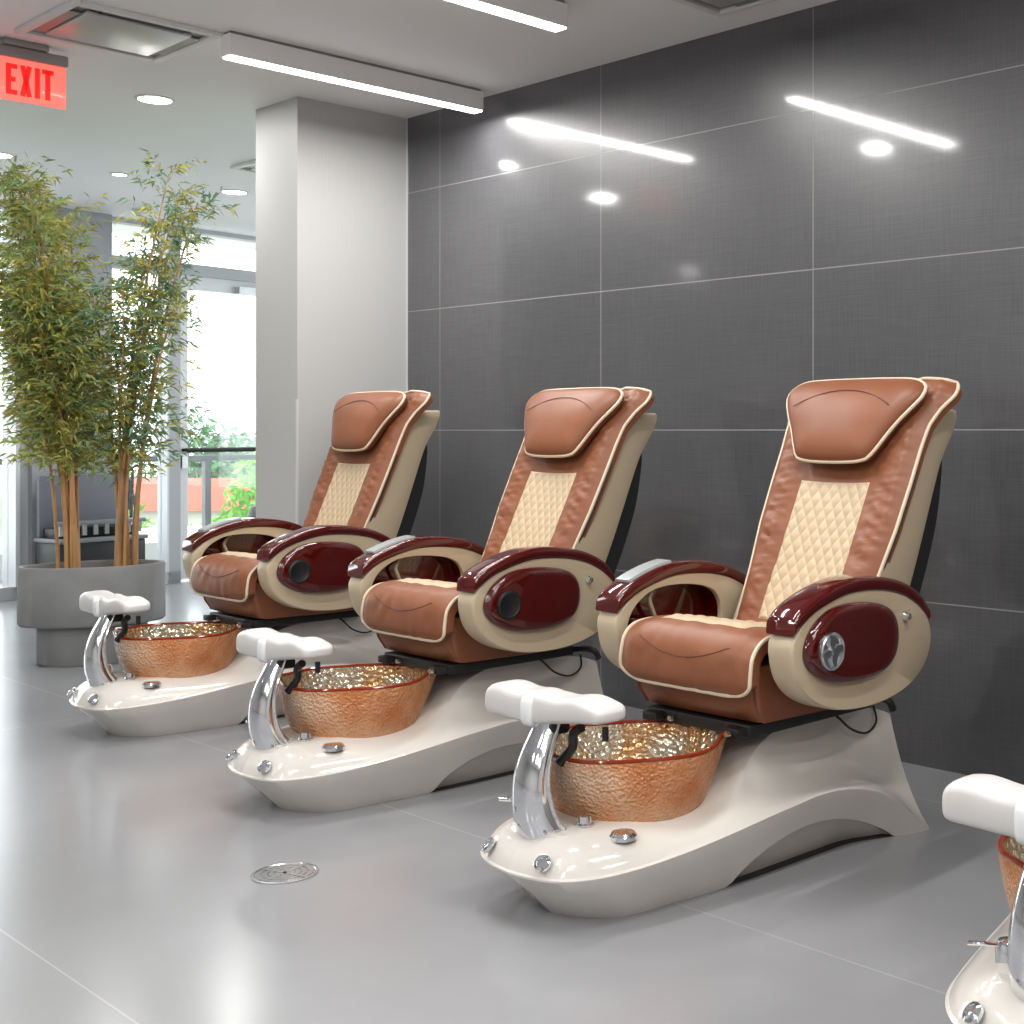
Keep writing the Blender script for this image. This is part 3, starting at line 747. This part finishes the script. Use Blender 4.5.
def make_seat(e):
    prof = [(3.12, .560), (2.98, .572), (2.86, .592), (2.76, .612), (2.68, .622), (2.618, .610), (2.580, .578), (2.563, .535), (2.558, .495), (2.566, .464)]
    NV, NU = 60, 36
    P = [Vector((0, y, z)) for y, z in smooth_open(prof, NV)]
    Nn = []
    for i in range(NV):
        t = P[min(i + 1, NV - 1)] - P[max(i - 1, 0)]; Nn.append(Vector((0, t.z, -t.y)).normalized())
    def hw(i):
        w_ = .250; d = (NV - 1 - i) / (NV - 1)
        if d < .13: w_ -= .055 * (1 - d / .13) ** 2
        return w_
    def pt(i, u, o_):
        puff = .012 * (1 - abs(u) ** 4) * min(1, (NV - 1 - i) / 5)
        roll = .010 * math.exp(-((i / NV - .62) / .16) ** 2)
        wr = .003 * noise.noise((u * 7, i * .12, 2)) + (.0022 * noise.noise((u * 30, i * .05, 7)) if i > 42 else 0)
        edge = -.008 * max(0, abs(u) - .85) / .15
        return P[i] + Nn[i] * (puff + roll + wr + edge + o_) + Vector((u * hw(i), 0, 0))
    def pf(i, u, o_):
        ii = int(i); return pt(ii, u, o_).lerp(pt(ii + 1, u, o_), i - ii)
    rings = []
    for i in range(NV):
        top = [pt(i, -1 + 2 * q / NU, 0) for q in range(NU + 1)]
        bot = [pt(i, 1 - 2 * q / NU, 0) - Nn[i] * .035 for q in range(NU + 1)]
        rings.append(top + bot)
    k = MB(); k.loft(rings); s_ = bld(k, 'seat', M['leather'], e, angle=50)
    path = [pt(i, -1, .002) for i in range(4, NV)] + [pt(NV - 1, -1 + 2 * q / 20, .002) for q in range(1, 20)] + [pt(i, 1, .002) for i in range(NV - 1, 3, -1)]
    k = MB(); k.tube(path, .0055, 8); bld(k, 'piping', M['piping'], s_)
    # curved seam on the roll
    k = MB(); k.tube([pf(38.5 + 5.5 * math.cos(u * PI / 1.5), u, .0006) for u in [-.7 + .07 * q for q in range(21)]], .0014, 5); bld(k, 'seam', M['thread'], s_)
    # quilted cream panel on top
    qf = MB(); n1, n2 = 60, 50
    for a in range(n1 + 1):
        for b_ in range(n2 + 1):
            u = -.66 + 1.32 * a / n1; i = 2 + 28 * b_ / n2
            ii = int(i); fr = i - ii; p = pt(ii, u, 0).lerp(pt(ii + 1, u, 0), fr)
            q1 = abs(math.sin((a / n1 * 7 + b_ / n2 * 7) * PI / 2 * 2)) ; q2 = abs(math.sin((a / n1 * 7 - b_ / n2 * 7) * PI / 2 * 2))
            ed = min(1, min(a, n1 - a, b_, n2 - b_) / 4)
            qf.v.append(tuple(p + Nn[ii] * (.0005 + ed * (.0015 + .005 * (q1 * q2) ** .35))))
    for a in range(n1):
        for b_ in range(n2):
            j = a * (n2 + 1) + b_; qf.f.append((j, j + 1, j + n2 + 2, j + n2 + 1))
    bld(qf, 'quilted_panel', M['quilt'], s_, angle=80)
    # skirt under the cushion
    def sk(w_, y0, y1, z, r): return [(x, y, z) for x, y in smooth_loop([(-w_, y0 + r), (-w_ + r * .3, y0 + r * .25), (-w_ + r, y0), (0, y0 - .004), (w_ - r, y0), (w_ - r * .3, y0 + r * .25), (w_, y0 + r), (w_, y1), (0, y1), (-w_, y1)], 60)]
    k = MB(); k.loft([sk(.205, 2.68, 3.12, .378, .05), sk(.232, 2.635, 3.13, .386, .05), sk(.238, 2.610, 3.13, .43, .05), sk(.238, 2.600, 3.13, .48, .05), sk(.235, 2.61, 3.13, .54, .05), sk(.225, 2.66, 3.12, .545, .05)])
    bld(k, 'seat_skirt', M['leather'], e, angle=55)
    k = MB(); k.box(-.20, .20, 2.62, 3.16, .344, .378, .004).box(-.185, -.13, 2.585, 3.14, .348, .372, .003).box(.13, .185, 2.585, 3.14, .348, .372, .003)
    fr = bld(k, 'slide_frame', M['black'], e)
    for x in (-.09, .16):
        k = MB(); k.lathe([(.008, -.012), (.008, 0), (.0, .001)], x, 2.612 if x < 0 else 2.578, .360, 12, 'y'); bld(k, 'bolt', M['chrome'], fr)

def make_back(e):
    NS, NU = 110, 48; s0, s1 = -.24, .664
    XO = .012
    def pt(i, u, o_=0.0):
        s = s0 + (s1 - s0) * i / NS
        w_ = back_hw(s)
        if i > NS - 8: w_ -= .035 * ((i - NS + 8) / 8) ** 2
        if i < 4: w_ -= .02 * ((4 - i) / 4) ** 2
        side = max(0, (abs(u) - .52) / .48)
        bol = .012 * math.sin(PI * min(1, side)) if side > 0 else 0
        edge = -.016 * max(0, abs(u) - .88) / .12
        off = back_off(s) + bol + edge - .010 * (1 - min(1, abs(u) / .5) ** 2)
        if abs(u) > .5: off += wrink(u * .28, s) * 1.7 * math.sin(PI * min(1, max(0, (abs(u) - .5) / .46))) ** .7
        elif s > .30: off += .003 * noise.noise((u * 22, s * 4, 3))
        slope = (back_off(s + .004) - back_off(s - .004)) / .008
        p = bk(u * w_ + XO, s, off)
        if o_:
            nn = (BN - BT * slope).normalized(); p = p + nn * o_
        return p
    k = MB(); rings = []
    for i in range(NS + 1):
        rings.append([pt(i, -1 + 2 * q / NU) for q in range(NU + 1)] + [pt(i, 1 - 2 * q / NU, -.030) for q in range(NU + 1)])
    k.loft(rings); b = bld(k, 'backrest', M['leather'], e, angle=50)
    k = MB()
    path = [pt(i, -1, -.002) for i in range(0, NS + 1)] + [pt(NS, -1 + 2 * q / 24, 0) for q in range(1, 24)] + [pt(i, 1, -.002) for i in range(NS, -1, -1)]
    k.tube(path, .006, 8); bld(k, 'piping', M['piping'], b)
    qf = MB(); n1, n2 = 112, 210; ql, qh = -.17, .295
    NQ = 14.0; AR = (qh - ql) / .27
    for a in range(n1 + 1):
        for c_ in range(n2 + 1):
            x = -.135 + .27 * a / n1; s = ql + (qh - ql) * c_ / n2
            i = (s - s0) / (s1 - s0) * NS; ii = int(i); fr = i - ii
            u = x / back_hw(s); p = pt(ii, u).lerp(pt(ii + 1, u), fr)
            A_, B_ = a / n1 * NQ, c_ / n2 * NQ * AR * .62
            q1 = abs(math.sin((A_ + B_) * PI / 2)); q2 = abs(math.sin((A_ - B_) * PI / 2))
            ed = min(a, n1 - a, c_, n2 - c_) / 3
            qf.v.append(tuple(p + BN * (.001 * min(1, ed) + .0062 * min(1, ed) * (q1 * q2) ** .45)))
    for a in range(n1):
        for c_ in range(n2):
            j = a * (n2 + 1) + c_; qf.f.append((j, j + 1, j + n2 + 2, j + n2 + 1))
    bld(qf, 'quilted_panel', M['quilt'], b, angle=80)
    # rigid beige shell behind the leather
    rings = []
    # rows at constant off are cut by a level top at z = 1.243
    def srow(s, dp, w_, fo=-.016):
        return [(-w_ * .985, fo), (-w_, fo - .015), (-w_, -dp + .045), (-w_ + .010, -dp + .014), (-w_ + .040, -dp), (0, -dp - .010), (w_ - .040, -dp), (w_ - .010, -dp + .014), (w_, -dp + .045), (w_, fo - .015), (w_ * .985, fo)]
    prof = [(-.26, .195), (-.15, .198), (0, .200), (.12, .198), (.25, .192), (.36, .186), (.44, .184), (.50, .190), (.55, .198), (.56, .199)]
    for q in range(31):
        s, dp = cr(prof, (len(prof) - 1) * q / 30)
        w_ = .256 if s < .45 else .256 + .004 * ((s - .45) / .11)
        rings.append([bk(x + XO, s, o_ + (min(0, back_off(s)) * .8 if o_ > -.05 else 0)) for x, o_ in srow(s, dp, w_)])
    for dz_, sc_ in ((.30, 1.0), (.62, .99), (.86, .965), (.97, .92), (1.0, .80)):   # rise to the level, rounded top
        row = []
        for x, o_ in srow(.56, .199, .260):
            zt = 1.243 - .012 * (1 - sc_) * 5
            s_top = (zt - BO.z - BN.z * o_) / BT.z
            s_ = .56 + (s_top - .56) * dz_
            oc = -.10 + (o_ + .10) * (.5 + .5 * sc_)
            row.append(bk(x * sc_ + XO, s_, oc + (min(0, back_off(s_)) * .8 if o_ > -.05 else 0)))
        rings.append(row)
    k = MB(); k.loft(rings); sh = bld(k, 'back_shell', M['shell'], e, angle=40)
    for sx in (-1, 1):
        k = MB(); k.tube([bk(sx * (back_hw(s_) - .004) + XO, s_, -.030) for s_ in [-.1 + .05 * q for q in range(10)]], .007, 6); bld(k, 'zip', M['black'], sh)
    rings = []
    prof = [(-.30, .20), (-.2, .25), (-.08, .268), (.05, .272), (.17, .268), (.27, .258), (.36, .236), (.44, .21), (.47, .19)]
    for q in range(21):
        s, dp = cr(prof, (len(prof) - 1) * q / 20); w_ = .240
        rings.append([bk(x + XO, s, o_) for x, o_ in ((-w_, -.13), (-w_, -dp + .02), (-w_ + .03, -dp), (0, -dp - .006), (w_ - .03, -dp), (w_, -dp + .02), (w_, -.13))])
    k = MB(); k.loft(rings); bld(k, 'rear_cover', M['blackfab'], sh, angle=40)
    # headrest pillow
    out = [(0, .640), (.12, .639), (.212, .634), (.256, .614), (.268, .578), (.250, .535), (.195, .448), (.156, .378), (.122, .346), (0, .338)]
    loop = out + [(-x, s) for x, s in out[-2:0:-1]]
    L = resample([(x, s, 0) for x, s in smooth_loop(loop, 160)], 72)
    cen = Vector((0, .50, 0)); k = MB(); rings = []
    base = lambda s: max(back_off(s), -.028)
    for sc_, o_ in ((.86, .006), (.96, .022), (1.0, .046), (.992, .056), (.96, .066), (.88, .077), (.72, .086), (.5, .091), (.25, .093), (.05, .093)):
        rings.append([bk((cen.x + (p.x - cen.x) * sc_) + XO, cen.y + (p.y - cen.y) * sc_, o_ + base(cen.y + (p.y - cen.y) * sc_) ) for p in L])
    k.loft(rings); h_ = bld(k, 'headrest', M['leather'], e, angle=50)
    k = MB(); k.tube([bk(p.x * 1.0 + XO, p.y, .050 + base(p.y)) for p in L], .0062, 8, True); bld(k, 'piping', M['piping'], h_)
    k = MB(); k.tube([bk(x + XO, .575 - 1.6 * x * x, .0935 + base(.575 - 1.6 * x * x) - .13 * x * x) for x in [-.19 + .02 * q for q in range(20)]], .0014, 5); bld(k, 'seam', M['thread'], h_)

OUT = [(2.583, .617), (2.585, .572), (2.600, .525), (2.632, .484), (2.680, .452), (2.740, .429), (2.810, .415), (2.890, .410), (2.970, .413), (3.050, .426), (3.120, .449), (3.172, .484), (3.203, .525), (3.214, .565), (3.208, .600), (3.190, .635), (3.155, .667), (3.100, .695), (3.030, .716), (2.950, .730), (2.870, .734), (2.790, .728), (2.720, .711), (2.660, .688), (2.610, .655)]
OVAL = [(2.626, .592), (2.640, .556), (2.680, .524), (2.740, .502), (2.820, .493), (2.900, .495), (2.965, .510), (3.008, .540), (3.024, .585), (3.020, .630), (2.995, .666), (2.945, .688), (2.870, .700), (2.790, .702), (2.725, .692), (2.672, .665), (2.640, .632)]
BLACK_DIAL = {}
def make_arm(e, side, dial):
    x0, x1 = .290, .380                      # inner and outer face
    X = lambda x: x * side
    O = resample([(y, z, 0) for y, z in smooth_loop(OUT, 200)], 80)
    H = resample([(y, z, 0) for y, z in smooth_loop(OVAL, 200)], 80)
    c_ = Vector((2.85, .58, 0))
    def ringo(L, sc_, x): return [(X(x), c_.x + (p.x - c_.x) * sc_, c_.y + (p.y - c_.y) * sc_) for p in L]
    # rotate the hole loop so that both loops start at the same angle
    def startang(L):
        k_ = min(range(80), key=lambda q: abs(math.atan2(L[q].y - c_.y, L[q].x - c_.x) - 3.0)); return L[k_:] + L[:k_]
    O = startang(O); H = startang(H)
    rings = [ringo(H, 1.0, x0 + .016), ringo(H, 1.0, x0 + .002), ringo(H, 1.01, x0), ringo(O, .965, x0), ringo(O, .99, x0 + .004), ringo(O, 1.0, x0 + .012), ringo(O, 1.0, x1 - .012), ringo(O, .99, x1 - .003), ringo(O, .975, x1), ringo(H, 1.0, x1), ringo(H, 1.0, x1 - .016)]
    k = MB(); k.loft(rings, True, False); a = bld(k, 'armrest', M['shell'], e, angle=40)
    k = MB(); k.loft([ringo(H, 1.0, x0 + .016), ringo(H, .985, x0 + .016), ringo(H, .985, x1 - .018), ringo(H, 1.0, x1 - .016), ringo(H, 1.0, x0 + .016)], True, False); bld(k, 'inner_liner', M['burg'], a, angle=40)
    # oval burgundy cover outside, closing the opening
    k = MB(); k.loft([ringo(H, .98, x1 - .02), ringo(H, 1.02, x1 - .002), ringo(H, 1.03, x1 + .006), ringo(H, 1.0, x1 + .017), ringo(H, .93, x1 + .024), ringo(H, .80, x1 + .027), ringo(H, .4, x1 + .028)])
    bld(k, 'side_cover', M['burg'], a, angle=40)
    # pad
    lo = smooth_open([(2.584, .640), (2.610, .658), (2.665, .690), (2.740, .714), (2.830, .731), (2.940, .728), (3.040, .712), (3.125, .676), (3.180, .636), (3.196, .622)], 40)
    up = smooth_open([(2.590, .684), (2.614, .704), (2.676, .732), (2.762, .758), (2.850, .770), (2.945, .766), (3.054, .746), (3.145, .706), (3.192, .660), (3.199, .640)], 40)
    rings = []
    for (ly, lz), (uy, uz) in zip(lo, up):
        a0, a1 = x0 - .004, x1 + .005
        lerp = lambda x, t: (X(x), ly + (uy - ly) * t, lz + (uz - lz) * t)
        rings.append([lerp(a0 + .004, 0), lerp(a0, .12), lerp(a0, .70), lerp(a0 + .006, .93), lerp(a0 + .018, 1), lerp(a1 - .018, 1), lerp(a1 - .006, .93), lerp(a1, .70), lerp(a1, .12), lerp(a1 - .004, 0)])
    k = MB(); k.loft(rings); p = bld(k, 'armrest_pad', M['burg'], a, angle=45)
    # dial on the outside cover, chrome bolt behind it
    dm = MB(); dy, dz, xs = 2.706, .591, x1 + .0265
    if dial == 'chrome':
        dm.lathe([(.050, 0), (.050, .008), (.046, .011), (.042, .009), (.040, .003), (.001, .003)], dy, dz, 0, 32, 'z')
        for q in range(4):
            an = q * PI / 2 + .2; ca, sa = math.cos(an), math.sin(an)
            dm.loft([[(dy + ca * r_ - sa * w_, dz + sa * r_ + ca * w_, z) for r_, w_ in ((.004, .004), (.022, .011), (.041, .006), (.041, -.006), (.022, -.011), (.004, -.004))] for z in (.002, .010)])
        dm.lathe([(.010, .003), (.010, .010), (.001, .012)], dy, dz, 0, 16)
    dm.v = [(X(xs + v[2]), v[0], v[1]) for v in dm.v]
    dd = bld(dm, 'dial', M['satin'], a, angle=40); dd['label'] = 'chrome dial with four petals'
    bm_ = MB().lathe([(.048, 0), (.048, .006), (.041, .009), (.036, .006), (.001, .005)], dy, dz, 0, 32, 'z')
    bm_.v = [(X(xs + v[2]), v[0], v[1]) for v in bm_.v]
    tmp = bld(bm_, 'dial', M['black'], a, angle=40); BLACK_DIAL[side] = tmp.data; bpy.data.objects.remove(tmp)
    k = MB()
    k.lathe([(.013, 0), (.013, .008), (.009, .012), (.009, .02), (.0, .022)], 3.075, .642, 0, 16); k.v = [(X(x1 - .002 + v[2]), v[0], v[1]) for v in k.v]
    bld(k, 'adjuster_knob', M['chrome'], a)
    # inside of the hollow arm: swing bracket and cup clamp
    k = MB()
    pts = smooth_open([(x1 - .02, 2.80, .70), (x1 - .045, 2.755, .665), (x1 - .05, 2.762, .63), (x1 - .04, 2.80, .57), (x1 - .03, 2.83, .52)], 14)
    k.tube([(X(x), y, z) for x, y, z in pts], .007, 8)
    bld(k, 'tray_bracket', M['shell'], a)
    k = MB(); k.box(min(X(x1 - .06), X(x1 - .02)), max(X(x1 - .06), X(x1 - .02)), 2.70, 2.745, .575, .60, .005)
    bld(k, 'bracket_clamp', M['satin'], a)
    if side < 0:
        rings = []
        for q in range(7, 17):
            uy, uz = up[q]
            rings.append([(X(.305), uy - .001, uz + .0005), (X(.308), uy - .003, uz + .008), (X(.366), uy - .003, uz + .008), (X(.369), uy - .001, uz + .0005)])
        k = MB(); k.loft(rings); bld(k, 'control_pad', M['greypad'], a, angle=30)
    # mounting plate under the arm to the seat
    k = MB(); k.box(min(X(.235), X(.30)), max(X(.235), X(.30)), 2.78, 3.02, .44, .50, .006); bld(k, 'arm_bracket', M['black'], a)
    return a

def make_chair(label):
    e = empty('pedicure_chair', (0, OY, 0), label, 'chair')
    MODE[0] = 'base'; make_base(e); make_basin(e); make_post(e); make_footrest(e)
    MODE[0] = 'up'; make_seat(e); make_back(e); make_arm(e, -1, 'chrome'); make_arm(e, 1, 'chrome'); MODE[0] = 'base'
    # chrome fittings on the nose of the base
    k = MB(); k.lathe([(.022, -.004), (.022, .014), (.018, .018), (.018, .034), (.001, .036)], .085, 2.095, .208, 20); bld(k, 'diverter_knob', M['chrome'], e)
    k = MB(); k.lathe([(.034, -.004), (.034, .005), (.028, .012), (.001, .014)], .178, 2.135, .200, 24); bld(k, 'drain_knob', M['chrome'], e)
    for sx in (-1, 1):
        k = MB(); k.lathe([(.020, -.004), (.020, .004), (.014, .007), (.013, .003), (.001, .004)], 0, 0, 0, 20)
        nx = Vector((sx * .30, -.66, .70)).normalized(); a = nx.cross(Vector((0, 0, 1))).normalized(); b_ = a.cross(nx)
        cpt = Vector((sx * .103, 1.952, .165))
        k.v = [tuple(cpt + a * v[0] + b_ * v[1] + nx * v[2]) for v in k.v]
        bld(k, 'nose_button', M['chrome'], e)
    k = MB(); k.lathe([(.022, -.006), (.022, .030), (.017, .042), (.001, .044)], -.115, 2.085, .208, 20); fa = bld(k, 'faucet', M['chrome'], e)
    k = MB(); k.tube([(-.115, 2.085, .24), (-.145, 2.05, .246), (-.165, 2.03, .248)], .0045, 8); bld(k, 'lever', M['chrome'], fa)
    k = MB(); k.tube(smooth_open([(.015, 2.075, .36), (.045, 2.09, .40), (.055, 2.085, .435), (.085, 2.085, .455)], 14), .012, 8); bld(k, 'shower_hose', M['black'], e)
    k = MB(); k.lathe([(.008, -.02), (.008, .012), (.001, .014)], .165, 2.09, .455, 12); bld(k, 'hose_hook', M['black'], e)
    # hoses and cable leaving the back of the base
    k = MB(); k.tube(smooth_open([(.14, 3.08, .375), (.18, 3.12, .383), (.215, 3.15, .375), (.225, 3.165, .345)], 14), .011, 8); bld(k, 'rear_hose', M['black'], e)
    k = MB(); k.tube(smooth_open([(.12, 2.92, .38), (.19, 2.93, .365), (.225, 2.96, .325), (.235, 3.02, .305), (.225, 3.08, .325), (.20, 3.10, .365)], 24), .0035, 6); bld(k, 'power_cord', M['black'], e)
    return e

XC = (-5.235, -3.81, -2.49, -1.105); YC = (.085, .012, 0, -.012)
first = make_chair('nearest whole pedicure chair, third from the left, chrome dial on its arm')
first.location.x = XC[2]; first.location.y = OY
labels = {0: 'pedicure chair farthest from the camera, beside the pale column', 1: 'pedicure chair second from the left, between two other whole chairs, black dial',
          3: 'pedicure chair cut off at the right edge, only its footrest and basin nose in view'}
black_dial = None
for i in (0, 1, 3):
    c_ = copy_tree(first); c_.location.x = XC[i]; c_.location.y = OY + YC[i]; c_['label'] = labels[i]
    if i == 0:        # this back stands a little more upright
        import mathutils
        pv = Vector((0, 3.06 * UPS - OY, 1.169 + (.62 - 1.169) * UPS)); rot = mathutils.Matrix.Translation(pv) @ mathutils.Matrix.Rotation(math.radians(3.4), 4, 'X') @ mathutils.Matrix.Translation(-pv)
        for k_ in kids(c_):
            if k_.name.split('.')[0] in ('backrest', 'back_shell', 'headrest'): k_.matrix_local = rot
    if i != 3:
        for arm in kids(c_):
            if not arm.name.startswith('armrest'): continue
            for dl in kids(arm):
                if dl.name.startswith('dial'):
                    sgn = 1 if sum(v.co.x for v in dl.data.vertices) > 0 else -1
                    dl.data = BLACK_DIAL[sgn]
                    dl['label'] = 'round black dial'
